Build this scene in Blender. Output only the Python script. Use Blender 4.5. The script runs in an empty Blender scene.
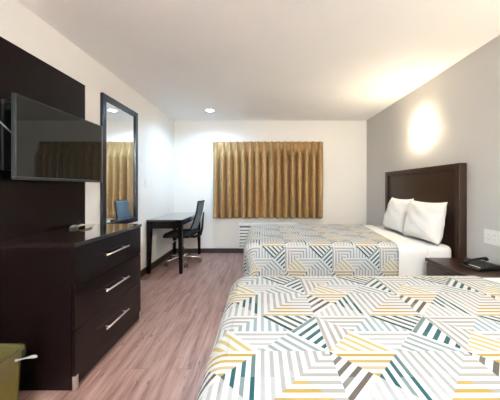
import bpy, bmesh, math, random
from mathutils import Vector, Matrix

random.seed(7)
sc = bpy.context.scene
COL = sc.collection

# ------------------------------------------------------------------ camera
cam_data = bpy.data.cameras.new('camera')
cam_data.lens = 18.0
cam_data.sensor_width = 36.0
cam_data.shift_x = -0.024
cam_data.shift_y = -0.024
cam_data.clip_start = 0.02
cam = bpy.data.objects.new('camera', cam_data)
cam.location = (0, 0, 1.21)
cam.rotation_euler = (math.pi / 2, 0, 0)
COL.objects.link(cam)
sc.camera = cam

# ------------------------------------------------------------------ world, exposure
w = bpy.data.worlds.new('world')
sc.world = w
w.use_nodes = True
w.node_tree.nodes['Background'].inputs['Color'].default_value = (0.5, 0.55, 0.6, 1)
w.node_tree.nodes['Background'].inputs['Strength'].default_value = 0.02
sc.view_settings.view_transform = 'Standard'
sc.view_settings.look = 'None'
sc.view_settings.gamma = 1.0
sc.view_settings.use_curve_mapping = False
sc.view_settings.exposure = 2.2
sc.cycles.max_bounces = 10
sc.cycles.diffuse_bounces = 6
sc.cycles.sample_clamp_indirect = 6.0

# light levels (the lamps themselves are built further down)
DOWNLIGHT_W = 4.8
DOWNLIGHT_COL = (0.46, 0.72, 1.0)
SCONCE_E = 24.0
SCONCE_COL = (1.0, 0.84, 0.60)
FILL_E = 16.0  # added fill bowl out of view: glass glow, uplight power, colour
FILL_UP_W = 95.0
FILL_COL = (0.87, 0.945, 1.0)

# room dimensions
XL, XR = -1.64, 1.95
YB, YR = 4.66, -3.0
ZC = 2.467

# ------------------------------------------------------------------ material helpers
def new_mat(name):
    m = bpy.data.materials.new(name)
    m.use_nodes = True
    nt = m.node_tree
    return m, nt, nt.nodes['Principled BSDF']

class NG:
    """small helper to write node maths"""
    def __init__(s, nt): s.nt = nt
    def n(s, t, **k):
        nd = s.nt.nodes.new(t)
        for a, b in k.items(): setattr(nd, a, b)
        return nd
    def put(s, sock, v):
        if hasattr(v, 'is_linked') or isinstance(v, bpy.types.NodeSocket): s.nt.links.new(v, sock)
        else: sock.default_value = v
    def m(s, op, a, b=None, c=None):
        nd = s.n('ShaderNodeMath', operation=op)
        s.put(nd.inputs[0], a)
        if b is not None: s.put(nd.inputs[1], b)
        if c is not None: s.put(nd.inputs[2], c)
        return nd.outputs[0]
    def mix(s, f, a, b, mode='MIX'):
        nd = s.n('ShaderNodeMix', data_type='RGBA', blend_type=mode)
        s.put(nd.inputs[0], f); s.put(nd.inputs[6], a); s.put(nd.inputs[7], b)
        return nd.outputs[2]
    def noise(s, vec, scale, detail=3, rough=0.5, dim='3D'):
        nd = s.n('ShaderNodeTexNoise', noise_dimensions=dim)
        if vec is not None: s.nt.links.new(vec, nd.inputs['Vector'])
        nd.inputs['Scale'].default_value = scale
        nd.inputs['Detail'].default_value = detail
        nd.inputs['Roughness'].default_value = rough
        return nd.outputs['Fac']
    def coord(s, which='Object'):
        return s.n('ShaderNodeTexCoord').outputs[which]
    def mapping(s, vec, scale=(1, 1, 1), rot=(0, 0, 0), loc=(0, 0, 0)):
        nd = s.n('ShaderNodeMapping')
        s.nt.links.new(vec, nd.inputs[0])
        nd.inputs['Scale'].default_value = scale
        nd.inputs['Rotation'].default_value = rot
        nd.inputs['Location'].default_value = loc
        return nd.outputs[0]
    def ramp(s, fac, stops, interp='LINEAR'):
        nd = s.n('ShaderNodeValToRGB')
        cr = nd.color_ramp
        cr.interpolation = interp
        while len(cr.elements) > 1: cr.elements.remove(cr.elements[0])
        cr.elements[0].position = stops[0][0]
        cr.elements[0].color = (*stops[0][1], 1)
        for p, c in stops[1:]:
            e = cr.elements.new(p); e.color = (*c, 1)
        s.put(nd.inputs[0], fac)
        return nd.outputs[0]
    def bump(s, bsdf, h, strength=0.2, dist=0.01):
        nd = s.n('ShaderNodeBump')
        nd.inputs['Strength'].default_value = strength
        nd.inputs['Distance'].default_value = dist
        s.nt.links.new(h, nd.inputs['Height'])
        s.nt.links.new(nd.outputs[0], bsdf.inputs['Normal'])

def simple(name, col, rough=0.5, metal=0.0, spec=0.5, var=0.06, scale=20, bump=0.0, bscale=200):
    m, nt, b = new_mat(name)
    g = NG(nt)
    c = g.coord()
    f = g.noise(c, scale, 3)
    lo = tuple(x * (1 - var) for x in col); hi = tuple(min(1, x * (1 + var)) for x in col)
    nt.links.new(g.ramp(f, [(0.3, lo), (0.7, hi)]), b.inputs['Base Color'])
    b.inputs['Roughness'].default_value = rough
    b.inputs['Metallic'].default_value = metal
    b.inputs['Specular IOR Level'].default_value = spec
    if bump: g.bump(b, g.noise(c, bscale, 2), bump, 0.002)
    return m

def wood(name, dark, light, rough=0.35, spec=0.5, axis=(1, 1, 12), coat=0.0):
    """dark laminated wood with a fine straight grain along the short-scaled axis"""
    m, nt, b = new_mat(name)
    g = NG(nt)
    v = g.mapping(g.coord(), scale=axis)
    f = g.noise(v, 6, 5, 0.6)
    nt.links.new(g.ramp(f, [(0.3, dark), (0.75, light)]), b.inputs['Base Color'])
    b.inputs['Roughness'].default_value = rough
    b.inputs['Specular IOR Level'].default_value = spec
    b.inputs['Coat Weight'].default_value = coat
    b.inputs['Coat Roughness'].default_value = 0.06
    return m

def emit(name, col, strength):
    m, nt, b = new_mat(name)
    b.inputs['Base Color'].default_value = (0.9, 0.9, 0.88, 1)
    b.inputs['Emission Color'].default_value = (*col, 1)
    b.inputs['Emission Strength'].default_value = strength
    b.inputs['Roughness'].default_value = 0.4
    return m

M = {}
M['wall'] = simple('wall_paint_white', (0.81, 0.795, 0.765), 0.75, spec=0.25, var=0.012, scale=2, bump=0.06, bscale=90)
M['ceiling'] = simple('ceiling_paint', (0.87, 0.87, 0.855), 0.9, spec=0.1, var=0.012, scale=2, bump=0.1, bscale=120)
M['accent'] = simple('wall_paint_grey', (0.54, 0.525, 0.505), 0.7, spec=0.25, var=0.012, scale=2, bump=0.06, bscale=90)
M['espresso'] = wood('espresso_laminate', (0.0058, 0.0031, 0.0029), (0.0085, 0.0047, 0.0043), 0.18, 0.3, (14, 1, 14))
M['espresso_top'] = wood('espresso_laminate_top', (0.010, 0.0055, 0.005), (0.016, 0.009, 0.008), 0.08, 1.0, (14, 1, 14), 1.0)
M['espresso_v'] = wood('espresso_panel', (0.0060, 0.0032, 0.0031), (0.0072, 0.0039, 0.0037), 0.26, 0.18, (14, 14, 1))
M['headboard'] = wood('walnut_headboard', (0.026, 0.012, 0.007), (0.043, 0.021, 0.0125), 0.28, 0.4, (10, 1.2, 10))
M['baseboard'] = simple('baseboard_brown', (0.035, 0.022, 0.017), 0.45)
M['black'] = simple('black_plastic', (0.006, 0.006, 0.0065), 0.35, spec=0.35)
M['blackmat'] = simple('black_fabric', (0.012, 0.012, 0.013), 0.85, bump=0.3, bscale=400)
M['mesh'] = simple('blue_grey_mesh', (0.13, 0.19, 0.25), 0.6, bump=0.4, bscale=500)
M['frame_blue'] = simple('mirror_frame_lacquer', (0.016, 0.021, 0.036), 0.16, spec=0.6)
M['bezel'] = simple('tv_bezel', (0.03, 0.033, 0.036), 0.3)
M['chrome'] = simple('chrome', (0.80, 0.80, 0.80), 0.18, metal=1.0, var=0.02)
M['steel'] = simple('brushed_steel', (0.74, 0.72, 0.69), 0.32, metal=1.0, var=0.03)
M['white_plastic'] = simple('white_plastic', (0.78, 0.78, 0.76), 0.4, var=0.02)
M['ac'] = simple('air_conditioner_white', (0.80, 0.80, 0.78), 0.45, var=0.02)
M['acdark'] = simple('vent_dark', (0.22, 0.22, 0.21), 0.7)
M['linen'] = simple('white_linen', (0.74, 0.735, 0.72), 0.9, spec=0.1, var=0.015, scale=8, bump=0.25, bscale=14)
M['cream'] = simple('cream_card', (0.75, 0.68, 0.45), 0.6)
M['rubber'] = simple('grey_rubber', (0.03, 0.03, 0.03), 0.6)
M['cable'] = simple('grey_cable', (0.30, 0.30, 0.30), 0.5)
M['bin'] = simple('olive_bin_plastic', (0.095, 0.072, 0.011), 0.42, var=0.05)
M['trim'] = simple('white_trim', (0.80, 0.80, 0.78), 0.45, var=0.02)

# mirror silver
m, nt, b = new_mat('mirror_silver')
b.inputs['Base Color'].default_value = (0.90, 0.92, 0.92, 1)
b.inputs['Metallic'].default_value = 1.0
b.inputs['Roughness'].default_value = 0.0
M['mirror'] = m

# tv glass
m, nt, b = new_mat('tv_glass')
b.inputs['Base Color'].default_value = (0.010, 0.011, 0.010, 1)
b.inputs['Roughness'].default_value = 0.03
b.inputs['Specular IOR Level'].default_value = 0.36
M['screen'] = m

# window glass
m, nt, b = new_mat('window_glass')
b.inputs['Base Color'].default_value = (0.02, 0.025, 0.03, 1)
b.inputs['Roughness'].default_value = 0.05
M['glass'] = m

# thin plastic bag
m, nt, b = new_mat('clear_bag_film')
g = NG(nt)
b.inputs['Base Color'].default_value = (0.22, 0.20, 0.12, 1)
b.inputs['Roughness'].default_value = 0.25
b.inputs['Alpha'].default_value = 0.22
g.bump(b, g.noise(g.coord(), 45, 4), 0.7, 0.01)
M['bag'] = m

# vinyl plank floor
m, nt, b = new_mat('vinyl_plank_floor')
g = NG(nt)
co = g.coord()
br = g.n('ShaderNodeTexBrick', offset=0.37, offset_frequency=2)
nt.links.new(g.mapping(co, rot=(0, 0, math.pi / 2)), br.inputs['Vector'])
br.inputs['Color1'].default_value = (0.0, 0.0, 0.0, 1)
br.inputs['Color2'].default_value = (1.0, 1.0, 1.0, 1)
br.inputs['Mortar'].default_value = (0.5, 0.5, 0.5, 1)
br.inputs['Scale'].default_value = 1.0
br.inputs['Mortar Size'].default_value = 0.0016
br.inputs['Brick Width'].default_value = 1.22
br.inputs['Row Height'].default_value = 0.152
br.inputs['Bias'].default_value = 0.0
bw = g.n('ShaderNodeRGBToBW'); nt.links.new(br.outputs['Color'], bw.inputs[0])
tone = bw.outputs[0]
sh = g.n('ShaderNodeCombineXYZ')
nt.links.new(g.m('MULTIPLY', tone, 7.0), sh.inputs[1])
ad = g.n('ShaderNodeVectorMath', operation='ADD')
nt.links.new(co, ad.inputs[0]); nt.links.new(sh.outputs[0], ad.inputs[1])
grain = g.noise(g.mapping(ad.outputs[0], scale=(11, 0.9, 1)), 2.2, 6, 0.62)
fine = g.noise(g.mapping(ad.outputs[0], scale=(70, 3, 1)), 2.0, 3, 0.6)
knots = g.noise(g.mapping(ad.outputs[0], scale=(9, 4.0, 1)), 2.4, 2, 0.5)
c1 = g.ramp(grain, [(0.34, (0.13, 0.056, 0.040)), (0.5, (0.315, 0.175, 0.140)), (0.68, (0.46, 0.295, 0.250))])
c2 = g.mix(g.m('MULTIPLY', g.m('SUBTRACT', fine, 0.35), 0.7), c1, (0.46, 0.32, 0.28, 1))
c3 = g.mix(g.m('MULTIPLY', tone, 0.30), c2, (0.40, 0.25, 0.215, 1))
kn = g.ramp(knots, [(0.67, (0, 0, 0)), (0.71, (1, 1, 1))])
c4 = g.mix(g.m('MULTIPLY', kn, 0.7), c3, (0.10, 0.05, 0.04, 1))
c5 = g.mix(g.m('MULTIPLY', br.outputs['Fac'], 0.55), c4, (0.08, 0.045, 0.035, 1))
nt.links.new(c5, b.inputs['Base Color'])
nt.links.new(g.m('ADD', 0.30, g.m('MULTIPLY', grain, 0.12)), b.inputs['Roughness'])
b.inputs['Specular IOR Level'].default_value = 0.5
g.bump(b, g.m('SUBTRACT', g.m('MULTIPLY', fine, 0.4), br.outputs['Fac']), 0.12, 0.003)
M['floor'] = m

# curtain cloth: tan with a woven mottled vine
m, nt, b = new_mat('curtain_cloth')
g = NG(nt)
uv = g.n('ShaderNodeUVMap', uv_map='UVMap').outputs[0]
v1 = g.noise(g.mapping(uv, scale=(14, 9, 1)), 2.0, 3, 0.6)
pat = g.ramp(v1, [(0.49, (0, 0, 0)), (0.53, (1, 1, 1))])
c1 = g.mix(g.m('MULTIPLY', pat, 0.28), (0.37, 0.215, 0.078, 1), (0.235, 0.135, 0.052, 1))
nt.links.new(c1, b.inputs['Base Color'])
b.inputs['Roughness'].default_value = 0.42
b.inputs['Specular IOR Level'].default_value = 0.55
b.inputs['Sheen Weight'].default_value = 0.08
b.inputs['Sheen Roughness'].default_value = 0.4
g.bump(b, g.noise(g.mapping(uv, scale=(300, 300, 1)), 2.0, 2), 0.15, 0.002)
M['curtain'] = m

# printed bedspread: quarter-grid of squares cut into striped triangles
def spread_mat():
    m, nt, b = new_mat('striped_triangle_print')
    g = NG(nt)
    uv = g.n('ShaderNodeUVMap', uv_map='UVMap').outputs[0]
    sp = g.n('ShaderNodeSeparateXYZ'); nt.links.new(uv, sp.inputs[0])
    T = 0.457
    U = g.m('DIVIDE', g.m('SUBTRACT', sp.outputs[0], 0.108), T)
    V = g.m('DIVIDE', g.m('SUBTRACT', sp.outputs[1], 0.9457), T)
    p = g.m('MULTIPLY', g.m('FRACT', g.m('ADD', U, 20.25)), 2.0)
    q = g.m('MULTIPLY', g.m('FRACT', g.m('ADD', V, 20.75)), 2.0)
    i = g.m('FLOOR', p); j = g.m('FLOOR', q)
    x = g.m('SUBTRACT', g.m('FRACT', p), 0.5)
    y = g.m('SUBTRACT', g.m('FRACT', q), 0.5)
    ax = g.m('ABSOLUTE', x); ay = g.m('ABSOLUTE', y)
    vert = g.m('GREATER_THAN', ay, ax)
    ypos = g.m('GREATER_THAN', y, 0.0)
    xpos = g.m('GREATER_THAN', x, 0.0)
    # 0 top, 1 bottom, 2 right-up, 3 right-low, 4 left-up, 5 left-low
    tv = g.m('SUBTRACT', 1.0, ypos)
    th = g.m('ADD', 2.0, g.m('ADD', g.m('MULTIPLY', g.m('SUBTRACT', 1.0, xpos), 2.0), g.m('SUBTRACT', 1.0, ypos)))
    tri = g.m('ADD', g.m('MULTIPLY', tv, vert), g.m('MULTIPLY', th, g.m('SUBTRACT', 1.0, vert)))
    sq = g.m('ADD', i, g.m('MULTIPLY', j, 2.0))
    key = g.m('ADD', g.m('MULTIPLY', sq, 6.0), tri)
    fac = g.m('DIVIDE', g.m('ADD', key, 0.5), 24.0)
    VV, HH, D1, D2 = (1, 0, 0), (0, 1, 0), (0, 0, 1), (0, 0, 0)
    teal = (0.010, 0.072, 0.082); dgreen = (0.014, 0.046, 0.042); blue = (0.20, 0.28, 0.32)
    lgrey = (0.30, 0.305, 0.31); tan = (0.27, 0.262, 0.245); mustard = (0.34, 0.235, 0.05)
    yel = (0.40, 0.32, 0.125); taupe = (0.085, 0.074, 0.064); silver = (0.275, 0.28, 0.285)
    # squares: 0 lower-left (L), 1 lower-right (fan), 2 upper-left (P), 3 upper-right (arch)
    tab = {
        0: [(silver, VV), (mustard, HH), (tan, HH), (tan, HH), (silver, VV), (silver, VV)],
        1: [(mustard, HH), (lgrey, VV), (teal, VV), (teal, VV), (taupe, D1), (taupe, D1)],
        2: [(dgreen, D2), ((0.20, 0.25, 0.265), D2), (teal, D1), (teal, D1), (blue, VV), (lgrey, HH)],
        3: [(tan, HH), (yel, D2), (blue, VV), (lgrey, HH), (tan, VV), (tan, VV)],
    }
    cs, ks = [], []
    for s_ in range(4):
        for t_ in range(6):
            pos = (s_ * 6 + t_) / 24.0
            cs.append((pos, tab[s_][t_][0])); ks.append((pos, tab[s_][t_][1]))
    colr = g.ramp(fac, cs, 'CONSTANT'); kind = g.ramp(fac, ks, 'CONSTANT')
    k3 = g.n('ShaderNodeSeparateColor'); nt.links.new(kind, k3.inputs[0])
    kv, kh, kd = k3.outputs[0], k3.outputs[1], k3.outputs[2]
    kd2 = g.m('SUBTRACT', 1.0, g.m('ADD', kv, g.m('ADD', kh, kd)))
    co = g.m('ADD', g.m('ADD', g.m('MULTIPLY', kv, g.m('DIVIDE', x, 0.125)), g.m('MULTIPLY', kh, g.m('DIVIDE', y, 0.125))),
             g.m('ADD', g.m('MULTIPLY', kd, g.m('DIVIDE', g.m('SUBTRACT', x, y), 0.2)), g.m('MULTIPLY', kd2, g.m('DIVIDE', g.m('ADD', x, y), 0.2))))
    fr = g.m('FRACT', g.m('ADD', co, 19.94))
    line = g.m('LESS_THAN', fr, 0.44)
    # a stripe or two in each triangle is printed paler
    n2 = g.n('ShaderNodeTexWhiteNoise', noise_dimensions='2D')
    cmb = g.n('ShaderNodeCombineXYZ')
    nt.links.new(g.m('FLOOR', g.m('ADD', co, 19.94)), cmb.inputs[0]); nt.links.new(key, cmb.inputs[1])
    nt.links.new(cmb.outputs[0], n2.inputs['Vector'])
    amt = g.m('SUBTRACT', 1.0, g.m('MULTIPLY', g.m('POWER', n2.outputs['Value'], 3.0), 0.30))
    base = (0.50, 0.51, 0.515, 1)
    colour = g.mix(g.m('MULTIPLY', line, amt), base, colr)
    nt.links.new(colour, b.inputs['Base Color'])
    b.inputs['Roughness'].default_value = 0.8
    b.inputs['Specular IOR Level'].default_value = 0.2
    wr = g.noise(g.mapping(uv, scale=(3, 8, 1)), 1.6, 4)
    qu = g.noise(uv, 26, 2)
    g.bump(b, g.m('ADD', wr, g.m('MULTIPLY', qu, 0.15)), 0.35, 0.02)
    return m
M['spread'] = spread_mat()

M['lamp_warm'] = emit('lit_sconce_glass', SCONCE_COL, SCONCE_E)
M['lamp_fill'] = emit('lit_fill_bowl', FILL_COL, FILL_E)  # glass of the added fill bowl
M['lamp_cool'] = emit('lit_downlight_lens', DOWNLIGHT_COL, 18.0)

# ------------------------------------------------------------------ mesh helpers
def bm_new(): return bmesh.new()

def add_box(bm, x0, x1, y0, y1, z0, z1, bev=0.0, seg=2, mat=None):
    t = bmesh.new()
    bmesh.ops.create_cube(t, size=1.0)
    bmesh.ops.scale(t, vec=(x1 - x0, y1 - y0, z1 - z0), verts=t.verts)
    bmesh.ops.translate(t, vec=((x0 + x1) / 2, (y0 + y1) / 2, (z0 + z1) / 2), verts=t.verts)
    if bev > 0:
        bmesh.ops.bevel(t, geom=t.edges[:], offset=bev, segments=seg, affect='EDGES', profile=0.5)
    merge(bm, t, mat)

def merge(bm, t, mat=None):
    if mat is not None: bmesh.ops.transform(t, matrix=mat, verts=t.verts)
    me = bpy.data.meshes.new('tmp')
    t.to_mesh(me); t.free()
    bm.from_mesh(me)
    bpy.data.meshes.remove(me)

def add_tube(bm, pts, r, seg=10, caps=True):
    """tube along a polyline; r a number or one radius per point"""
    pts = [Vector(p) for p in pts]
    rs = r if isinstance(r, (list, tuple)) else [r] * len(pts)
    rings = []
    up = None
    for k, p in enumerate(pts):
        if k == 0: d = pts[1] - pts[0]
        elif k == len(pts) - 1: d = pts[-1] - pts[-2]
        else: d = (pts[k + 1] - pts[k]).normalized() + (pts[k] - pts[k - 1]).normalized()
        d.normalize()
        if up is None:
            up = Vector((0, 0, 1)) if abs(d.z) < 0.9 else Vector((1, 0, 0))
        a = d.cross(up).normalized(); up = a.cross(d).normalized()
        rings.append([bm.verts.new(p + (a * math.cos(2 * math.pi * i / seg) + up * math.sin(2 * math.pi * i / seg)) * rs[k]) for i in range(seg)])
    for k in range(len(rings) - 1):
        for i in range(seg):
            bm.faces.new((rings[k][i], rings[k][(i + 1) % seg], rings[k + 1][(i + 1) % seg], rings[k + 1][i]))
    if caps:
        bm.faces.new(rings[0][::-1]); bm.faces.new(rings[-1])

def add_lathe(bm, prof, seg=32, loc=(0, 0, 0), mat=None):
    """profile of (radius, z) turned about z"""
    t = bmesh.new()
    rings = []
    for r, z in prof:
        if r < 1e-6: rings.append([t.verts.new((0, 0, z))])
        else: rings.append([t.verts.new((r * math.cos(2 * math.pi * i / seg), r * math.sin(2 * math.pi * i / seg), z)) for i in range(seg)])
    for a, c in zip(rings, rings[1:]):
        for i in range(seg):
            i2 = (i + 1) % seg
            if len(a) == 1 and len(c) == 1: continue
            if len(a) == 1: t.faces.new((a[0], c[i], c[i2]))
            elif len(c) == 1: t.faces.new((a[i], c[0], a[i2]))
            else: t.faces.new((a[i], c[i], c[i2], a[i2]))
    bmesh.ops.recalc_face_normals(t, faces=t.faces)
    bmesh.ops.translate(t, vec=loc, verts=t.verts)
    merge(bm, t, mat)

def obj(name, bm, mat, parent=None, smooth=False, autosmooth=None):
    me = bpy.data.meshes.new(name)
    bmesh.ops.recalc_face_normals(bm, faces=bm.faces)
    bm.to_mesh(me); bm.free()
    for mm in (mat if isinstance(mat, (list, tuple)) else [mat]): me.materials.append(mm)
    if smooth:
        for p in me.polygons: p.use_smooth = True
    o = bpy.data.objects.new(name, me)
    COL.objects.link(o)
    if parent is not None:
        # geometry is written in the thing's local frame
        o.parent = parent
    return o

def box(name, mat, parent, *a, bev=0.003, **k):
    bm = bm_new(); add_box(bm, *a, bev=bev)
    return obj(name, bm, mat, parent, **k)

def thing(name, label, cat, loc=(0, 0, 0), rotz=0.0, group=None):
    o = bpy.data.objects.new(name, None)
    COL.objects.link(o)
    o.location = loc; o.rotation_euler = (0, 0, rotz)
    o.empty_display_size = 0.1
    o['label'] = label; o['category'] = cat
    if group: o['group'] = group
    return o

def tag(o, label, cat, group=None):
    o['label'] = label; o['category'] = cat
    if group: o['group'] = group
    return o

def struct(name, bm, mat, label=None, cat=None):
    o = obj(name, bm, mat)
    o['kind'] = 'structure'
    o['label'] = label or name.replace('_', ' ')
    o['category'] = cat or name.split('_')[0]
    return o

def copy_tree(o, parent=None):
    c = o.copy()
    COL.objects.link(c)
    c.parent = parent
    for ch in list(o.children): copy_tree(ch, c)
    return c

# ------------------------------------------------------------------ room shell
def shell(name, mat, *a, label, cat):
    bm = bm_new(); add_box(bm, *a)
    return struct(name, bm, mat, label, cat)
TH = 0.12
shell('floor', M['floor'], XL - TH, XR + TH, YR - TH, YB + TH, -0.10, 0.0, label='reddish brown wood plank floor of the room', cat='floor')
shell('ceiling', M['ceiling'], XL - TH, XR + TH, YR - TH, YB + TH, ZC, ZC + 0.1, label='smooth plain off white ceiling', cat='ceiling')
shell('wall_left', M['wall'], XL - TH, XL, YR - TH, YB + TH, 0, ZC, label='white wall behind the mirror and desk', cat='wall')
shell('wall_right', M['accent'], XR, XR + TH, YR - TH, YB + TH, 0, ZC, label='grey wall behind the headboard and wall lamp', cat='wall')
shell('wall_back', M['wall'], XL, XR, YB, YB + TH, 0, ZC, label='white wall with the curtained window', cat='wall')
shell('wall_rear', M['wall'], XL, XR, YR - TH, YR, 0, ZC, label='plain wall behind the viewpoint', cat='wall')
shell('baseboard_back', M['baseboard'], XL + 0.012, XR, YB - 0.012, YB, 0, 0.086, label='dark brown baseboard under the window wall', cat='baseboard')
shell('baseboard_left', M['baseboard'], XL, XL + 0.012, 2.33, YB, 0, 0.095, label='dark brown baseboard along the desk wall', cat='baseboard')
shell('baseboard_right', M['baseboard'], XR - 0.012, XR, 3.83, YB - 0.012, 0, 0.086, label='dark brown baseboard along the grey wall', cat='baseboard')

# window unit behind the curtain, with its sill showing under the hem
bm = bm_new()
for a in ((-0.86, 1.08, 0.70, 0.75), (-0.86, 1.08, 1.95, 2.0), (-0.86, -0.81, 0.75, 1.95), (1.03, 1.08, 0.75, 1.95), (0.085, 0.135, 0.75, 1.95)):
    add_box(bm, a[0], a[1], YB - 0.03, YB - 0.001, a[2], a[3], 0.003)
win = struct('window_1', bm, M['trim'], 'white framed window hidden behind the pleated curtain', 'window')
bm = bm_new(); add_box(bm, -0.815, 1.035, YB - 0.012, YB - 0.006, 0.745, 1.955)
obj('pane', bm, M['glass'], win)
bm = bm_new(); add_box(bm, -0.80, 1.12, YB - 0.045, YB - 0.001, 0.622, 0.652, 0.004)
obj('sill', bm, M['trim'], win)

# ------------------------------------------------------------------ downlight
dl = thing('recessed_downlight', 'small round recessed ceiling light glowing cool white near the curtain', 'ceiling light', (-0.84, 4.03, ZC))
bm = bm_new()
add_lathe(bm, [(0.058, -0.0005), (0.058, -0.010), (0.068, -0.012), (0.078, -0.006), (0.080, -0.0005), (0.058, -0.0005)])
obj('trim_ring', bm, M['white_plastic'], dl, smooth=True)
bm = bm_new()
add_lathe(bm, [(0.0, -0.010), (0.03, -0.0095), (0.0575, -0.006), (0.0575, -0.001), (0.0, -0.001)])
obj('lens', bm, M['lamp_cool'], dl, smooth=True)
la = bpy.data.lights.new('downlight_lamp', 'AREA')
la.shape = 'DISK'; la.size = 0.11; la.energy = DOWNLIGHT_W; la.color = DOWNLIGHT_COL; la.spread = 2.6
lo = bpy.data.objects.new('downlight_lamp', la)
lo.location = (0, 0, -0.014); COL.objects.link(lo); lo.parent = dl

# ------------------------------------------------------------------ wall sconces
def make_sconce(label, loc):
    t = thing('wall_sconce', label, 'wall lamp', loc, 0, None)
    # local: wall at x=0, lamp comes out towards -x
    box('back_plate', M['steel'], t, -0.014, -0.001, -0.11, 0.11, -0.055, 0.055, bev=0.004)
    bm = bm_new()
    # half-round frosted glass shade, open shell with thickness
    def arc(r, z): return [bm.verts.new((-0.012 - r * 0.70 * math.sin(math.pi * i / 24), -r * math.cos(math.pi * i / 24), z)) for i in range(25)]
    rings = [arc(0.095, -0.068), arc(0.114, -0.060), arc(0.125, 0.0), arc(0.125, 0.068), arc(0.119, 0.068), arc(0.090, -0.062)]
    for a, c in zip(rings, rings[1:] + rings[:1]):
        for i in range(24): bm.faces.new((a[i], a[i + 1], c[i + 1], c[i]))
    obj('glass_shade', bm, M['lamp_warm'], t, smooth=True)
    bm = bm_new()
    add_lathe(bm, [(0, -0.010), (0.007, -0.008), (0.009, 0), (0.006, 0.012), (0, 0.014)], 14, (-0.055, -0.07, -0.078))
    obj('knob', bm, M['steel'], t, smooth=True)
    return t
sconce = make_sconce('glowing warm half round wall lamp above the headboard of the far bed', (XR, 3.05, 1.90))
added_sconce = copy_tree(sconce)  # second lamp added out of view to brighten the near bed side
added_sconce.location = (XR, 0.92, 1.935)
added_sconce['label'] = 'unseen warm half round wall lamp added above the near bed headboard for more light'

# unseen uplight bowl behind the viewpoint, added as soft fill for the room
el = thing('added_fill_bowl', 'unseen frosted glass uplight bowl added behind the viewpoint to fill the room with light', 'ceiling light', (0.15, -2.0, ZC))
bm = bm_new(); add_lathe(bm, [(0, -0.0005), (0.07, -0.0005), (0.07, -0.015), (0.02, -0.025), (0.009, -0.03), (0.009, -0.61), (0.03, -0.615), (0.03, -0.63), (0, -0.63)])
obj('stem', bm, M['steel'], el, smooth=False)
bm = bm_new(); add_lathe(bm, [(0, -0.640), (0.06, -0.634), (0.12, -0.612), (0.165, -0.575), (0.19, -0.53), (0.182, -0.53), (0.158, -0.570), (0.115, -0.605), (0.06, -0.625), (0.031, -0.6305)])
obj('glass_bowl', bm, M['lamp_fill'], el, smooth=True)
la = bpy.data.lights.new('fill_uplight', 'AREA')
la.shape = 'DISK'; la.size = 0.24; la.energy = FILL_UP_W; la.color = FILL_COL
lo = bpy.data.objects.new('fill_uplight', la)
lo.location = (0, 0, -0.56); lo.rotation_euler = (math.pi, 0, 0); COL.objects.link(lo); lo.parent = el

# ------------------------------------------------------------------ headboards
def make_headboard(label, loc):
    t = thing('headboard', label, 'headboard', loc)
    # local: x = 0 at wall, y 0..1.44
    L, D, H = 1.44, 0.062, 1.45
    for y in (0.0, L - 0.065):
        box('post', M['headboard'], t, -D - 0.012, -0.002, y, y + 0.065, 0.0, H, bev=0.004)
    box('top_rail', M['headboard'], t, -D - 0.006, -0.002, 0.066, L - 0.066, H - 0.055, H, bev=0.004)
    box('panel', M['headboard'], t, -D + 0.014, -0.004, 0.066, L - 0.066, 0.18, H - 0.056, bev=0.002)
    return t
hb = make_headboard('tall dark brown wooden headboard of the far bed under the lit wall lamp', (XR, 2.375, 0))
h2 = copy_tree(hb); h2.location = (XR, 0.20, 0)
h2['label'] = 'dark brown wooden headboard of the near bed past the frame edge'

# ------------------------------------------------------------------ beds
ZT = 0.66
def make_bed(label, y0, y1):
    t = thing('bed', label, 'bed', (0, y0, 0))
    W = y1 - y0
    for x in (0.06, 1.70):
        for y in (0.12, W - 0.17):
            box('foot', M['black'], t, x, x + 0.05, y, y + 0.05, 0.0, 0.10, bev=0.003)
    box('bed_base', M['baseboard'], t, -0.09, 1.84, 0.05, W - 0.05, 0.10, 0.18, bev=0.005)
    bm = bm_new(); add_box(bm, -0.115, 1.870, 0.032, W - 0.032, 0.18, 0.40, 0.03, 3)
    obj('box_spring', bm, M['linen'], t, smooth=True)
    bm = bm_new(); add_box(bm, -0.115, 1.872, 0.014, W - 0.014, 0.40, ZT - 0.016, 0.055, 5)
    obj('mattress', bm, M['linen'], t, smooth=True)
    return t

def u_path(xa, xb0, xb1, y0, y1, rad, n_side=40, n_end=24, n_c=8):
    """open path: near side (from the head) -> foot -> far side; returns points and outward normals"""
    P = []
    for k in range(n_side): P.append(((xb0 + (xa + rad - xb0) * k / n_side, y0), (0, -1)))
    for k in range(n_c + 1):
        a = math.pi / 2 * k / n_c
        P.append(((xa + rad - rad * math.sin(a), y0 + rad - rad * math.cos(a)), (-math.sin(a), -math.cos(a))))
    for k in range(1, n_end):
        P.append(((xa, y0 + rad + (y1 - y0 - 2 * rad) * k / n_end), (-1, 0)))
    for k in range(n_c + 1):
        a = math.pi / 2 * k / n_c
        P.append(((xa + rad - rad * math.cos(a), y1 - rad + rad * math.sin(a)), (-math.cos(a), math.sin(a))))
    for k in range(1, n_side + 1): P.append(((xa + rad + (xb1 - xa - rad) * k / n_side, y1), (0, 1)))
    return P

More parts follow.
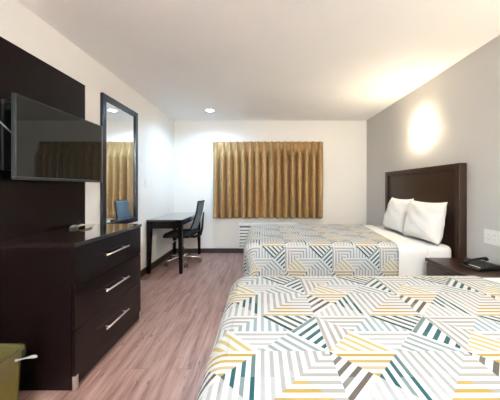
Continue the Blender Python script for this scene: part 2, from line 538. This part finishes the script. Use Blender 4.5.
def drape(name, mat, xa, xb0, xb1, y0, y1, ztop, zhem, fillet=0.075, rad=0.13, amp=0.006, thick=0.008, seed=1, foot=True):
    """a cover lying on a bed: flat top, rounded edge, hanging sides with a soft ripple; UV in metres"""
    rnd = random.Random(seed)
    P = u_path(xa, xb0, xb1, y0, y1, rad)
    if not foot:
        # only two side drops, straight across the bed
        P = None
    bm = bm_new(); uvl = bm.loops.layers.uv.new('UVMap')
    uvmap = {}
    def vert(co, uv):
        v = bm.verts.new(co); uvmap[v] = uv; return v
    prof = []  # (inward offset, z, arc length past the fillet start)
    nf = 7
    for k in range(nf + 1):
        a = math.pi / 2 * k / nf
        prof.append((fillet - fillet * math.sin(a), ztop - fillet + fillet * math.cos(a), fillet * a))
    nd = 9
    for k in range(1, nd + 1):
        f = k / nd
        zz = ztop - fillet + (zhem - ztop + fillet) * f
        prof.append((-0.004 * f, zz, fillet * math.pi / 2 + (ztop - fillet - zz)))
    ph = rnd.random() * 6
    if P is not None:
        rows = []
        for kk, ((px, py), (nx, ny)) in enumerate(P):
            row = []
            for q, (off, z, s) in enumerate(prof):
                rip = 0.0
                if q > nf:
                    f = (q - nf) / nd
                    rip = amp * f * (math.sin(kk * 0.55 + ph) + 0.6 * math.sin(kk * 1.27 + ph * 2))
                o = -off + rip
                row.append(vert((px + nx * o, py + ny * o, z), (px - nx * fillet + nx * s, py - ny * fillet + ny * s)))
            rows.append(row)
        for a, c in zip(rows, rows[1:]):
            for q in range(len(prof) - 1): bm.faces.new((a[q], c[q], c[q + 1], a[q + 1]))
        # the flat top: bridge matching near-side and far-side points, then the foot strip
        n = len(rows)
        inner = [r[0] for r in rows]
        for k in range(n // 2):
            a0, a1, b0, b1 = inner[k], inner[k + 1], inner[n - 1 - k], inner[n - 2 - k]
            if a1 is b1: bm.faces.new((a0, a1, b0))
            elif a1 is b0: break
            else: bm.faces.new((a0, a1, b1, b0))
    else:
        nx_ = 14
        line = [(y0 + off, z, (y0 + fillet) - s) for off, z, s in prof[::-1]]
        m_ = 16
        for k in range(1, m_): 
            yy = y0 + fillet + (y1 - y0 - 2 * fillet) * k / m_
            line.append((yy, ztop, yy))
        line += [(y1 - off, z, (y1 - fillet) + s) for off, z, s in prof]
        rows = []
        for i in range(nx_ + 1):
            row = []
            for (yy, z, vv) in line:
                t = min(1, max(0, (yy - y0) / (y1 - y0)))
                xe = xb0 + (xb1 - xb0) * t
                xx = xa + (xe - xa) * i / nx_
                drop = max(0.0, (ztop - fillet - z) / max(0.01, ztop - zhem))
                rip = amp * drop * math.sin(i * 1.1 + ph)
                sgn = -1 if t < 0.5 else 1
                row.append(vert((xx, yy + sgn * rip, z), (xx, vv)))
            rows.append(row)
        for a, c in zip(rows, rows[1:]):
            for q in range(len(line) - 1): bm.faces.new((a[q], c[q], c[q + 1], a[q + 1]))
    for f in bm.faces:
        for l in f.loops: l[uvl].uv = uvmap[l.vert]
    o = obj(name, bm, mat, smooth=True)
    md = o.modifiers.new('thickness', 'SOLIDIFY'); md.thickness = thick; md.offset = -1.0
    return o

FY0, FY1 = 2.42, 3.80
NY0, NY1 = 0.22, 1.605
make_bed('far bed with white mattress beside the window and curtain', FY0, FY1)
make_bed('near bed in the foreground with white mattress', NY0, NY1)
o = drape('white_blanket', M['linen'], 1.24, 1.62, 1.64, FY0 + 0.006, FY1 - 0.006, ZT - 0.001, 0.17, seed=4, foot=False, thick=0.006)
tag(o, 'plain white blanket showing between the printed cover and pillows of the far bed', 'blanket')
o = drape('white_blanket', M['linen'], 1.27, 1.80, 1.64, NY0 + 0.006, NY1 - 0.006, ZT - 0.001, 0.17, seed=5, foot=False, thick=0.006)
tag(o, 'plain white blanket at the right edge past the near bed cover', 'blanket')
o = drape('bedspread', M['spread'], -0.188, 1.325, 1.48, FY0, FY1, ZT + 0.008, 0.12, seed=2)
tag(o, 'geometric striped bedspread on the far bed beneath the window', 'bedspread', 'printed bedspreads')
o = drape('bedspread', M['spread'], -0.188, 1.70, 1.32, NY0, NY1, ZT + 0.008, 0.12, seed=3)
tag(o, 'geometric striped bedspread on the near bed filling the foreground', 'bedspread', 'printed bedspreads')

# pillows
def make_pillow(label, wid, hgt, thick, seed):
    rnd = random.Random(seed)
    bm = bm_new()
    N = 22
    def surf(side):
        g_ = []
        for i in range(N + 1):
            row = []
            for j in range(N + 1):
                u = -1 + 2 * i / N; v = -1 + 2 * j / N
                # pinched edges leave pointed corners
                px = u * (1 - 0.085 * (1 - v * v) ** 0.8 * abs(u) ** 2)
                pz = v * (1 - 0.10 * (1 - u * u) ** 0.8 * abs(v) ** 2)
                b_ = max(0.0, (1 - abs(u) ** 2.6)) ** 0.55 * max(0.0, (1 - abs(v) ** 2.6)) ** 0.55
                low = 1.0 + 0.22 * (-v)          # filling sags to the bottom
                wr = 0.010 * math.sin(5 * u + 3 * v + seed) * b_ + 0.006 * math.sin(11 * v - 7 * u + seed) * b_
                row.append((px * wid / 2, side * (thick / 2 * b_ * low + wr * (1 if side > 0 else 0.5)), pz * hgt / 2))
            g_.append(row)
        return g_
    A, B = surf(1), surf(-1)
    va = {}
    def get(tagk, i, j, co):
        edge = i in (0, N) or j in (0, N)
        k = ('e', i, j) if edge else (tagk, i, j)
        if k not in va: va[k] = bm.verts.new(co if not edge else (co[0], 0, co[2]))
        return va[k]
    for tagk, S in (('a', A), ('b', B)):
        for i in range(N):
            for j in range(N):
                q = [get(tagk, a, c, S[a][c]) for a, c in ((i, j), (i + 1, j), (i + 1, j + 1), (i, j + 1))]
                bm.faces.new(q if tagk == 'a' else q[::-1])
    o = obj('pillow', bm, M['linen'], None, smooth=True)
    tag(o, label, 'pillow', 'white pillows of the far bed')
    return o
# pillow local: width x, thickness y, height z  -> width along world Y, leaning back on the headboard
def place_pillow(o, y, x, z, lean, yaw):
    o.rotation_euler = (Matrix.Rotation(math.radians(yaw), 3, 'Z') @ Matrix.Rotation(math.radians(lean), 3, 'Y') @ Matrix.Rotation(math.radians(90), 3, 'Z')).to_euler()
    o.location = (x, y, z)
pf = make_pillow('white pillow leaning on the headboard farther from the nightstand, partly behind another', 0.50, 0.45, 0.22, 1)
place_pillow(pf, 3.205, 1.745, 0.868, 13, 0)
pn = make_pillow('white pillow leaning on the headboard nearer the nightstand, in front', 0.54, 0.44, 0.22, 2)
place_pillow(pn, 2.69, 1.738, 0.860, 12, 4)

# ------------------------------------------------------------------ nightstand and phone
ns = thing('nightstand', 'low dark brown nightstand between the two beds holding a black phone', 'nightstand', (1.54, 1.84, 0))
NW, ND, NH = 0.51, 0.405, 0.555
box('top', M['headboard'], ns, -0.005, ND, -0.005, NW + 0.005, NH - 0.028, NH, bev=0.003)
box('body', M['headboard'], ns, 0.018, ND, 0.0, NW, 0.06, NH - 0.0285, bev=0.002)
box('plinth', M['black'], ns, 0.04, ND, 0.02, NW - 0.02, 0.0, 0.0595, bev=0.001)
for z0, z1 in ((0.075, 0.285), (0.30, 0.515)):
    d = box('drawer', M['headboard'], ns, 0.0, 0.0175, 0.012, NW - 0.012, z0, z1, bev=0.002)
    bm = bm_new()
    zc = (z0 + z1) / 2
    add_tube(bm, [(-0.026, NW / 2 - 0.08, zc), (-0.026, NW / 2 + 0.08, zc)], 0.005)
    for y in (NW / 2 - 0.06, NW / 2 + 0.06): add_tube(bm, [(0.0, y, zc), (-0.026, y, zc)], 0.004)
    obj('handle', bm, M['steel'], d, smooth=True)

ph = thing('telephone', 'black corded desk telephone lying on the nightstand', 'telephone', (1.80, 2.05, NH), 0.10)
ph.scale = (0.95, 0.95, 0.72)
bm = bm_new()
pts = [(-0.12, 0.0), (-0.12, 0.018), (-0.095, 0.030), (0.06, 0.055), (0.105, 0.050), (0.115, 0.0)]
a = [bm.verts.new((x, -0.09, z)) for x, z in pts]; c = [bm.verts.new((x, 0.09, z)) for x, z in pts]
bm.faces.new(a); bm.faces.new(c[::-1])
for i in range(len(pts)): bm.faces.new((a[i], c[i], c[(i + 1) % len(pts)], a[(i + 1) % len(pts)]))
bmesh.ops.recalc_face_normals(bm, faces=bm.faces)
bmesh.ops.bevel(bm, geom=bm.edges[:], offset=0.005, segments=2, affect='EDGES')
obj('base', bm, M['black'], ph)
bm = bm_new()
hs = [(-0.095, 0.058, 0.040), (-0.085, 0.058, 0.062), (-0.04, 0.058, 0.070), (0.05, 0.058, 0.082), (0.098, 0.058, 0.084), (0.112, 0.058, 0.066)]
add_tube(bm, hs, [0.020, 0.021, 0.013, 0.013, 0.021, 0.020], 12)
obj('handset', bm, M['black'], ph, smooth=True)
bm = bm_new()
for i in range(3):
    for j in range(4):
        x = -0.06 + 0.026 * j; z = 0.0325 + (x + 0.095) * 0.161
        add_box(bm, x, x + 0.016, -0.068 + 0.024 * i, -0.052 + 0.024 * i, z, z + 0.0065, 0.001, 1)
obj('keypad', bm, M['bezel'], ph)
bm = bm_new(); add_box(bm, -0.092, -0.082, -0.070, 0.030, 0.0295, 0.0345, 0.001, 1)
obj('label_strip', bm, M['white_plastic'], ph)
bm = bm_new()
pc = [(-0.118, 0.058, 0.012)]
for k in range(40):
    f = k / 39
    pc.append((-0.125 - 0.012 * math.cos(k * 1.6), 0.06 - 0.15 * f, 0.016 + 0.006 * math.sin(k * 1.6)))
add_tube(bm, pc, 0.003, 6)
obj('cord', bm, M['black'], ph, smooth=True)

# wall outlet plate
wo = thing('wall_outlet', 'white three gang outlet plate on the grey wall above the nightstand', 'outlet', (XR, 1.985, 0.732))
box('plate', M['white_plastic'], wo, -0.007, -0.0005, 0.0, 0.205, 0.0, 0.122, bev=0.0025)
for k in range(3):
    bm = bm_new()
    y = 0.022 + 0.058 * k
    add_box(bm, -0.0095, -0.0072, y, y + 0.045, 0.022, 0.100, 0.001, 1)
    so = obj('socket', bm, M['trim'], wo)
    for z in (0.040, 0.078):
        bm = bm_new()
        add_box(bm, -0.0102, -0.0096, y + 0.012, y + 0.0145, z, z + 0.010)
        add_box(bm, -0.0102, -0.0096, y + 0.029, y + 0.0315, z, z + 0.010)
        add_box(bm, -0.0102, -0.0096, y + 0.020, y + 0.0245, z - 0.008, z - 0.004)
        obj('outlet_slots', bm, M['acdark'], so)

# ------------------------------------------------------------------ curtain
cu = thing('curtain', 'tan gold pinch pleated curtain covering the window', 'curtain', (0, 4.575, 0))
CX0, CX1, CZ0, CZ1 = -0.905, 1.125, 0.662, 2.062
bm = bm_new(); uvl = bm.loops.layers.uv.new('UVMap'); uvm = {}
NPL = 16
per = (CX1 - CX0) / NPL
NXS, NZS = NPL * 18, 36
rndc = random.Random(3)
jit = [rndc.uniform(-0.012, 0.012) for _ in range(NPL + 2)]
dep = [rndc.uniform(0.75, 1.15) for _ in range(NPL + 2)]
cols = []
for i in range(NXS + 1):
    u = i / NXS * NPL
    k = int(min(NPL - 1, math.floor(u)))
    f = u - k
    row = []
    for j in range(NZS + 1):
        s = j / NZS                                   # 0 at the hem, 1 at the top
        if s > 0.8: s = 0.8 + (s - 0.8)
        z = CZ0 + (CZ1 - CZ0) * s
        top = max(0.0, (z - (CZ1 - 0.13)) / 0.13)     # the pleated heading
        pk = math.cos(2 * math.pi * (f - 0.5)) * 0.5 + 0.5   # 1 in the middle of the fold
        soft = pk ** 1.5
        pinch = max(0.0, 1 - abs(f - 0.5) / 0.20) ** 0.7
        amp = 0.145 * dep[k] * (0.80 + 0.20 * (1 - s))
        t = min(1.0, max(0.0, (z - (CZ1 - 0.30)) / 0.22))
        t = t * t * (3 - 2 * t)
        depth = (1 - t) * amp * soft + t * 0.050 * pinch
        xx = CX0 + (u + (1 - t) * -0.125 * math.sin(2 * math.pi * f)) * per + jit[k] * math.sin(math.pi * f) * (1 - s)
        sway = 0.008 * math.sin(3.1 * s + k)
        v = bm.verts.new((xx, 0.035 - depth + sway * (1 - t), z))
        uvm[v] = (i / NXS * 3.2, s * 1.4)
        row.append(v)
    cols.append(row)
for a, c in zip(cols, cols[1:]):
    for j in range(NZS): bm.faces.new((a[j], c[j], c[j + 1], a[j + 1]))
for fce in bm.faces:
    for l in fce.loops: l[uvl].uv = uvm[l.vert]
co = obj('pleated_panel', bm, M['curtain'], cu, smooth=True)
md = co.modifiers.new('thickness', 'SOLIDIFY'); md.thickness = 0.003
bm = bm_new()
add_box(bm, CX0 + 0.01, CX1 - 0.01, 0.042, 0.062, CZ1 - 0.05, CZ1 - 0.015, 0.002)
for x in (CX0 + 0.1, 0.11, CX1 - 0.1): add_box(bm, x - 0.012, x + 0.012, 0.062, YB - 4.575 - 0.001, CZ1 - 0.045, CZ1 - 0.02, 0.001)
obj('curtain_track', bm, M['white_plastic'], cu)

# ------------------------------------------------------------------ air conditioner
ac = thing('air_conditioner', 'white through wall air conditioner below the curtain behind the far bed', 'air conditioner', (-0.43, 4.42, 0.14))
AW, AD, AH = 1.07, 0.238, 0.445
bm = bm_new()
add_box(bm, 0, 0.03, 0, AD, 0, AH, 0.010, 3)
add_box(bm, AW - 0.03, AW, 0, AD, 0, AH, 0.010, 3)
add_box(bm, 0.03, AW - 0.03, 0.0, AD, AH - 0.045, AH, 0.008, 3)
add_box(bm, 0.03, AW - 0.03, 0.03, AD, 0.0, AH - 0.045)
add_box(bm, 0.03, AW - 0.03, 0.0, 0.03, 0.0, 0.03, 0.005, 2)
obj('cabinet', bm, M['ac'], ac)
for k in range(6):
    z = 0.052 + k * 0.056
    bm = bm_new(); add_box(bm, 0.032, AW - 0.30, -0.002, 0.029, z, z + 0.030, 0.004, 2)
    obj('louvre_slat', bm, M['ac'], ac)
box('vent_recess', M['acdark'], ac, 0.031, AW - 0.30, 0.0285, 0.0298, 0.031, AH - 0.046, bev=0)
box('control_door', M['ac'], ac, AW - 0.295, AW - 0.032, 0.002, 0.0295, 0.032, AH - 0.047, bev=0.004)

# ------------------------------------------------------------------ tv wall panel
bm = bm_new(); add_box(bm, XL + 0.0005, XL + 0.021, 0.30, 2.29, 0.0, 2.15, 0.002)
tag(obj('wall_panel', bm, M['espresso_v']), 'tall dark brown wooden wall panel behind the television', 'wall panel')

# ------------------------------------------------------------------ television
tv = thing('television', 'black flat screen television on a wall arm over the dresser', 'television', (-1.50, 1.515, 1.262))
TW, TH_ = 0.832, 0.527
bm = bm_new()
e = 0.009
add_box(bm, -0.022, 0.004, 0, TW, 0, 0.018, 0.003)
add_box(bm, -0.022, 0.004, 0, TW, TH_ - e, TH_, 0.003)
add_box(bm, -0.022, 0.004, 0, e, 0.0181, TH_ - e - 0.0001, 0.003)
add_box(bm, -0.022, 0.004, TW - e, TW, 0.0181, TH_ - e - 0.0001, 0.003)
obj('bezel', bm, M['bezel'], tv)
box('screen', M['screen'], tv, -0.020, 0.0005, e + 0.0003, TW - e - 0.0003, 0.0183, TH_ - e - 0.0003, bev=0)
bm = bm_new()
add_box(bm, -0.030, -0.0225, 0.01, TW - 0.01, 0.01, TH_ - 0.01, 0.003)
add_box(bm, -0.052, -0.0301, 0.12, TW - 0.12, 0.06, TH_ - 0.14, 0.008)
obj('back_cover', bm, M['black'], tv)
wm = []
bm = bm_new()
add_box(bm, -0.117, -0.100, 0.03, 0.15, 0.06, 0.50, 0.003)
add_box(bm, -0.117, -0.075, 0.045, 0.085, 0.44, 0.47, 0.003)
add_box(bm, -0.0999, -0.080, 0.08, 0.42, 0.24, 0.30, 0.004)
add_box(bm, -0.0801, -0.0525, 0.30, 0.54, 0.16, 0.36, 0.003)
obj('wall_mount', bm, M['black'], tv)
bm = bm_new()
pts = []
for k in range(17):
    a = k / 16
    pts.append((-0.100 + 0.02 * math.sin(math.pi * a), -0.03 + 0.15 * a, 0.38 - 0.10 * math.sin(math.pi * 0.5 * a)))
add_tube(bm, pts, 0.004, 8)
obj('cable', bm, M['cable'], tv, smooth=True)

# ------------------------------------------------------------------ dresser
dr = thing('dresser', 'dark brown three drawer dresser with long silver bar handles', 'dresser', (-1.615, 1.483, 0))
DX, DY, DH = 0.505, 0.807, 0.882
box('top', M['espresso_top'], dr, 0, DX + 0.006, -0.006, DY + 0.006, DH - 0.026, DH, bev=0.002)
bm = bm_new()
add_box(bm, 0.0, DX - 0.021, 0, 0.02, 0.008, DH - 0.0265, 0.001)
add_box(bm, 0.0, DX - 0.021, DY - 0.02, DY, 0.008, DH - 0.0265, 0.001)
add_box(bm, 0.0, 0.012, 0.0201, DY - 0.0201, 0.008, DH - 0.0265)
add_box(bm, 0.0121, DX - 0.022, 0.0201, DY - 0.0201, 0.008, 0.03)
obj('carcass', bm, M['espresso_v'], dr)
for z0, z1 in ((0.614, 0.853), (0.362, 0.609), (0.030, 0.357)):
    d = box('drawer', M['espresso'], dr, DX - 0.0205, DX, 0.003, DY - 0.003, z0, z1, bev=0.0015)
    zc = {0.614: 0.742, 0.362: 0.492, 0.030: 0.228}[z0]
    bm = bm_new()
    add_tube(bm, [(DX + 0.030, DY / 2 - 0.145, zc), (DX + 0.030, DY / 2 + 0.145, zc)], 0.006, 12)
    for y in (DY / 2 - 0.11, DY / 2 + 0.11): add_tube(bm, [(DX + 0.0005, y, zc), (DX + 0.029, y, zc)], 0.0045, 10)
    obj('handle', bm, M['steel'], d, smooth=True)
for y in (-0.0015, DY - 0.0285):
    bm = bm_new(); add_box(bm, DX - 0.016, DX + 0.0015, y, y + 0.03, 0.0, 0.088, 0.002)
    obj('foot', bm, M['steel'], dr)

# small things on the dresser
rc = thing('remote_control', 'small black remote control lying on the dresser top', 'remote control', (-1.545, 2.055, DH), 0.5)
box('body', M['black'], rc, -0.022, 0.022, -0.075, 0.075, 0.0, 0.017, bev=0.004)
bm = bm_new()
for i in range(3):
    for j in range(6): add_box(bm, -0.014 + 0.011 * i, -0.007 + 0.011 * i, -0.055 + 0.019 * j, -0.045 + 0.019 * j, 0.0165, 0.0195)
obj('buttons', bm, M['cable'], rc)
bm = bm_new()
cp = [(-0.06, -0.035), (0.055, -0.045), (0.07, 0.03), (-0.045, 0.045)]
zs = [0.002, 0.012, 0.030, 0.004]
N = 8
def bil(u, v, arr): return (arr[0] * (1 - u) + arr[1] * u) * (1 - v) + (arr[3] * (1 - u) + arr[2] * u) * v
vs = [[bm.verts.new((bil(i / N, j / N, [p[0] for p in cp]), bil(i / N, j / N, [p[1] for p in cp]), 0.002 + abs(math.sin(2.6 * i / N + 1.5 * j / N)) * 0.022)) for j in range(N + 1)] for i in range(N + 1)]
for i in range(N):
    for j in range(N): bm.faces.new((vs[i][j], vs[i + 1][j], vs[i + 1][j + 1], vs[i][j + 1]))
o = obj('paper_card', bm, M['cream'], None, smooth=True)
md = o.modifiers.new('thickness', 'SOLIDIFY'); md.thickness = 0.0015
o.location = (-1.465, 2.075, DH); o.rotation_euler = (0, 0, 0.35)
tag(o, 'small folded cream paper card on the dresser beside the remote', 'card')

# ------------------------------------------------------------------ wall mirror
mi = thing('wall_mirror', 'tall dark framed rectangular mirror on the wall between dresser and desk', 'mirror', (XL, 2.53, 0.78))
MW, MH, fw = 0.72, 1.40, 0.062
bm = bm_new()
add_box(bm, 0.001, 0.030, 0, fw, 0, MH, 0.004)
add_box(bm, 0.001, 0.030, MW - fw, MW, 0, MH, 0.004)
add_box(bm, 0.001, 0.0295, fw, MW - fw, 0, fw, 0.004)
add_box(bm, 0.001, 0.0295, fw, MW - fw, MH - fw, MH, 0.004)
obj('frame', bm, M['frame_blue'], mi)
box('mirror_glass', M['mirror'], mi, 0.006, 0.014, fw - 0.002, MW - fw + 0.002, fw - 0.002, MH - fw + 0.002, bev=0)

# wall switch
sw = thing('light_switch', 'small white switch plate on the wall above the desk', 'switch', (XL, 3.49, 1.215))
box('plate', M['white_plastic'], sw, 0.0005, 0.006, 0, 0.072, 0, 0.115, bev=0.002)
box('toggle', M['trim'], sw, 0.0061, 0.013, 0.030, 0.042, 0.045, 0.070, bev=0.002)

# ------------------------------------------------------------------ desk
dk = thing('desk', 'narrow dark wooden writing desk with tapered legs in the corner by the curtain', 'desk', (-1.622, 3.51, 0))
KX, KY, KH = 0.50, 1.085, 0.762
box('desktop', M['espresso_top'], dk, 0, KX, 0, KY, KH - 0.026, KH, bev=0.003)
def leg_bm(x, y, sx, sy):
    bm = bm_new()
    top = 0.062; bot = 0.040
    xs = (x, x + sx * top); ys = (y, y + sy * top)
    xb = (x, x + sx * bot); yb = (y, y + sy * bot)
    tv_ = [bm.verts.new((a, b_, KH - 0.0265)) for a, b_ in ((xs[0], ys[0]), (xs[1], ys[0]), (xs[1], ys[1]), (xs[0], ys[1]))]
    bv_ = [bm.verts.new((a, b_, 0.0)) for a, b_ in ((xb[0], yb[0]), (xb[1], yb[0]), (xb[1], yb[1]), (xb[0], yb[1]))]
    bm.faces.new(tv_); bm.faces.new(bv_[::-1])
    for i in range(4): bm.faces.new((tv_[i], tv_[(i + 1) % 4], bv_[(i + 1) % 4], bv_[i]))
    bmesh.ops.recalc_face_normals(bm, faces=bm.faces)
    bmesh.ops.bevel(bm, geom=bm.edges[:], offset=0.002, segments=1, affect='EDGES')
    return bm
for x, y, sx, sy in ((0.003, 0.003, 1, 1), (KX - 0.003, 0.003, -1, 1), (0.003, KY - 0.003, 1, -1), (KX - 0.003, KY - 0.003, -1, -1)):
    obj('leg', leg_bm(x, y, sx, sy), M['espresso_v'], dk)
for a in ((0.066, KX - 0.066, 0.012, 0.030), (0.066, KX - 0.066, KY - 0.030, KY - 0.012), (0.012, 0.030, 0.066, KY - 0.066)):
    box('apron', M['espresso'], dk, *a, KH - 0.125, KH - 0.027, bev=0.001)
box('apron', M['espresso'], dk, KX - 0.030, KX - 0.012, 0.066, KY - 0.066, KH - 0.085, KH - 0.027, bev=0.001)

# ------------------------------------------------------------------ desk chair (faces the desk, -x)
ch = thing('office_chair', 'black wheeled office chair with grey blue mesh back tucked under the desk', 'chair', (-1.28, 4.03, 0), 0.0)
bm = bm_new()
add_box(bm, -0.24, 0.22, -0.225, 0.225, 0.455, 0.525, 0.032, 5)
for v in bm.verts:
    if v.co.x < -0.12: v.co.z -= (-(v.co.x) - 0.12) ** 2 * 2.2
    v.co.z += 0.10 * (v.co.y ** 2)
obj('seat', bm, M['blackmat'], ch, smooth=True)
box('seat_plate', M['black'], ch, -0.10, 0.12, -0.09, 0.09, 0.415, 0.456, bev=0.008)
# mesh back: curved pad within a frame
def back_pt(f, g_):     # f 0..1 up, g_ -1..1 across
    return Vector((0.225 + 0.115 * f + 0.045 * (g_ * g_) * -1 + 0.02 * math.sin(math.pi * f), g_ * (0.21 - 0.035 * f), 0.56 + 0.44 * f))
bm = bm_new()
NB = 14
vv = [[bm.verts.new(back_pt(i / NB, -1 + 2 * j / NB)) for j in range(NB + 1)] for i in range(NB + 1)]
for i in range(NB):
    for j in range(NB): bm.faces.new((vv[i][j], vv[i][j + 1], vv[i + 1][j + 1], vv[i + 1][j]))
o = obj('mesh_back', bm, M['mesh'], ch, smooth=True)
md = o.modifiers.new('thickness', 'SOLIDIFY'); md.thickness = 0.012
bm = bm_new()
loop = [back_pt(0, -1 + 2 * j / NB) for j in range(NB + 1)] + [back_pt(i / NB, 1) for i in range(1, NB + 1)] + [back_pt(1, 1 - 2 * j / NB) for j in range(1, NB + 1)] + [back_pt(1 - i / NB, -1) for i in range(1, NB + 1)]
add_tube(bm, loop, 0.012, 8)
obj('back_frame', bm, M['black'], ch, smooth=True)
bm = bm_new()
add_tube(bm, [(0.08, 0, 0.43), (0.20, 0, 0.425), (0.29, 0, 0.46), (0.315, 0, 0.56), (0.325, 0, 0.70), (0.34, 0, 0.82)], [0.022, 0.022, 0.020, 0.018, 0.016, 0.012], 10)
obj('back_support', bm, M['black'], ch, smooth=True)
bm = bm_new()
add_tube(bm, [(0, 0, 0.09), (0, 0, 0.26)], 0.027, 16); add_tube(bm, [(0, 0, 0.26), (0, 0, 0.415)], 0.015, 14)
obj('gas_column', bm, M['black'], ch, smooth=True)
bm = bm_new()
add_tube(bm, [(-0.02, -0.09, 0.425), (-0.04, -0.20, 0.415), (-0.07, -0.27, 0.385)], [0.006, 0.006, 0.009], 8)
obj('lever', bm, M['chrome'], ch, smooth=True)
hub = bm_new(); add_lathe(hub, [(0, 0.075), (0.04, 0.075), (0.042, 0.125), (0.03, 0.14), (0, 0.14)], 20)
obj('hub', hub, M['chrome'], ch, smooth=True)
for k in range(5):
    a = math.radians(10 + 72 * k)
    dx, dy = math.cos(a), math.sin(a)
    bm = bm_new()
    add_tube(bm, [(dx * 0.035, dy * 0.035, 0.108), (dx * 0.16, dy * 0.16, 0.098), (dx * 0.275, dy * 0.275, 0.074)], [0.021, 0.017, 0.012], 8)
    lg = obj('base_arm', bm, M['chrome'], ch, smooth=True)
    bm = bm_new()
    cx, cy = dx * 0.275, dy * 0.275
    add_tube(bm, [(cx, cy, 0.07), (cx, cy, 0.045)], 0.006, 8)
    tx, ty = -dy, dx
    for s in (-1, 1):
        add_tube(bm, [(cx + tx * 0.008 * s, cy + ty * 0.008 * s, 0.0255), (cx + tx * 0.026 * s, cy + ty * 0.026 * s, 0.0255)], 0.0255, 14)
    obj('caster', bm, M['rubber'], lg, smooth=False)

# ------------------------------------------------------------------ trash bin
tb = thing('trash_bin', 'olive yellow waste bin lined with a clear bag in front of the dresser', 'bin', (-1.387, 1.20, 0))
tb.scale = (1, 1, 0.962)
def rr(hx, hy, r, z, n=6):
    out = []
    for cx, cy, a0 in ((hx - r, hy - r, 0), (-hx + r, hy - r, 90), (-hx + r, -hy + r, 180), (hx - r, -hy + r, 270)):
        for k in range(n + 1):
            a = math.radians(a0 + 90 * k / n)
            out.append((cx + r * math.cos(a), cy + r * math.sin(a), z))
    return out
def loft(bm, loops, close=False):
    R = [[bm.verts.new(p) for p in l] for l in loops]
    n = len(R[0])
    for a, c in zip(R, R[1:]):
        for i in range(n): bm.faces.new((a[i], a[(i + 1) % n], c[(i + 1) % n], c[i]))
    return R
bm = bm_new()
R = loft(bm, [rr(0.136, 0.102, 0.045, 0.0), rr(0.152, 0.115, 0.05, 0.385), rr(0.160, 0.122, 0.052, 0.388), rr(0.160, 0.122, 0.052, 0.402), rr(0.150, 0.112, 0.048, 0.402), rr(0.146, 0.109, 0.046, 0.380), rr(0.131, 0.097, 0.042, 0.010)])
bm.faces.new(R[0][::-1]); bm.faces.new(R[-1])
obj('body', bm, M['bin'], tb, smooth=False)
bm = bm_new()
rb = random.Random(5)
def wob(l, a): return [(x + rb.uniform(-a, a), y + rb.uniform(-a, a), z + rb.uniform(-a, a) * 1.5) for x, y, z in l]
outer = rr(0.158, 0.121, 0.052, 0.30)
outer = [(x * 1.02, y * 1.02, 0.310 + 0.03 * math.sin(3 * math.atan2(y, x)) + rb.uniform(-0.006, 0.006)) for x, y, z in outer]
loft(bm, [outer, rr(0.166, 0.128, 0.055, 0.36), rr(0.1655, 0.1275, 0.055, 0.404), rr(0.155, 0.117, 0.05, 0.4075), wob(rr(0.139, 0.102, 0.045, 0.37), 0.003), wob(rr(0.125, 0.09, 0.04, 0.20), 0.005), wob(rr(0.08, 0.05, 0.03, 0.05), 0.005)])
o = obj('bag_liner', bm, M['bag'], tb, smooth=True)
bm = bm_new()
add_tube(bm, [(0.160, 0.045, 0.365), (0.180, 0.050, 0.368), (0.200, 0.055, 0.370), (0.222, 0.060, 0.373), (0.238, 0.064, 0.372), (0.248, 0.066, 0.370)], [0.008, 0.003, 0.0035, 0.007, 0.008, 0.004], 10)
obj('bag_knot', bm, simple('knotted_bag_film', (0.30, 0.29, 0.28), 0.35), o, smooth=True)
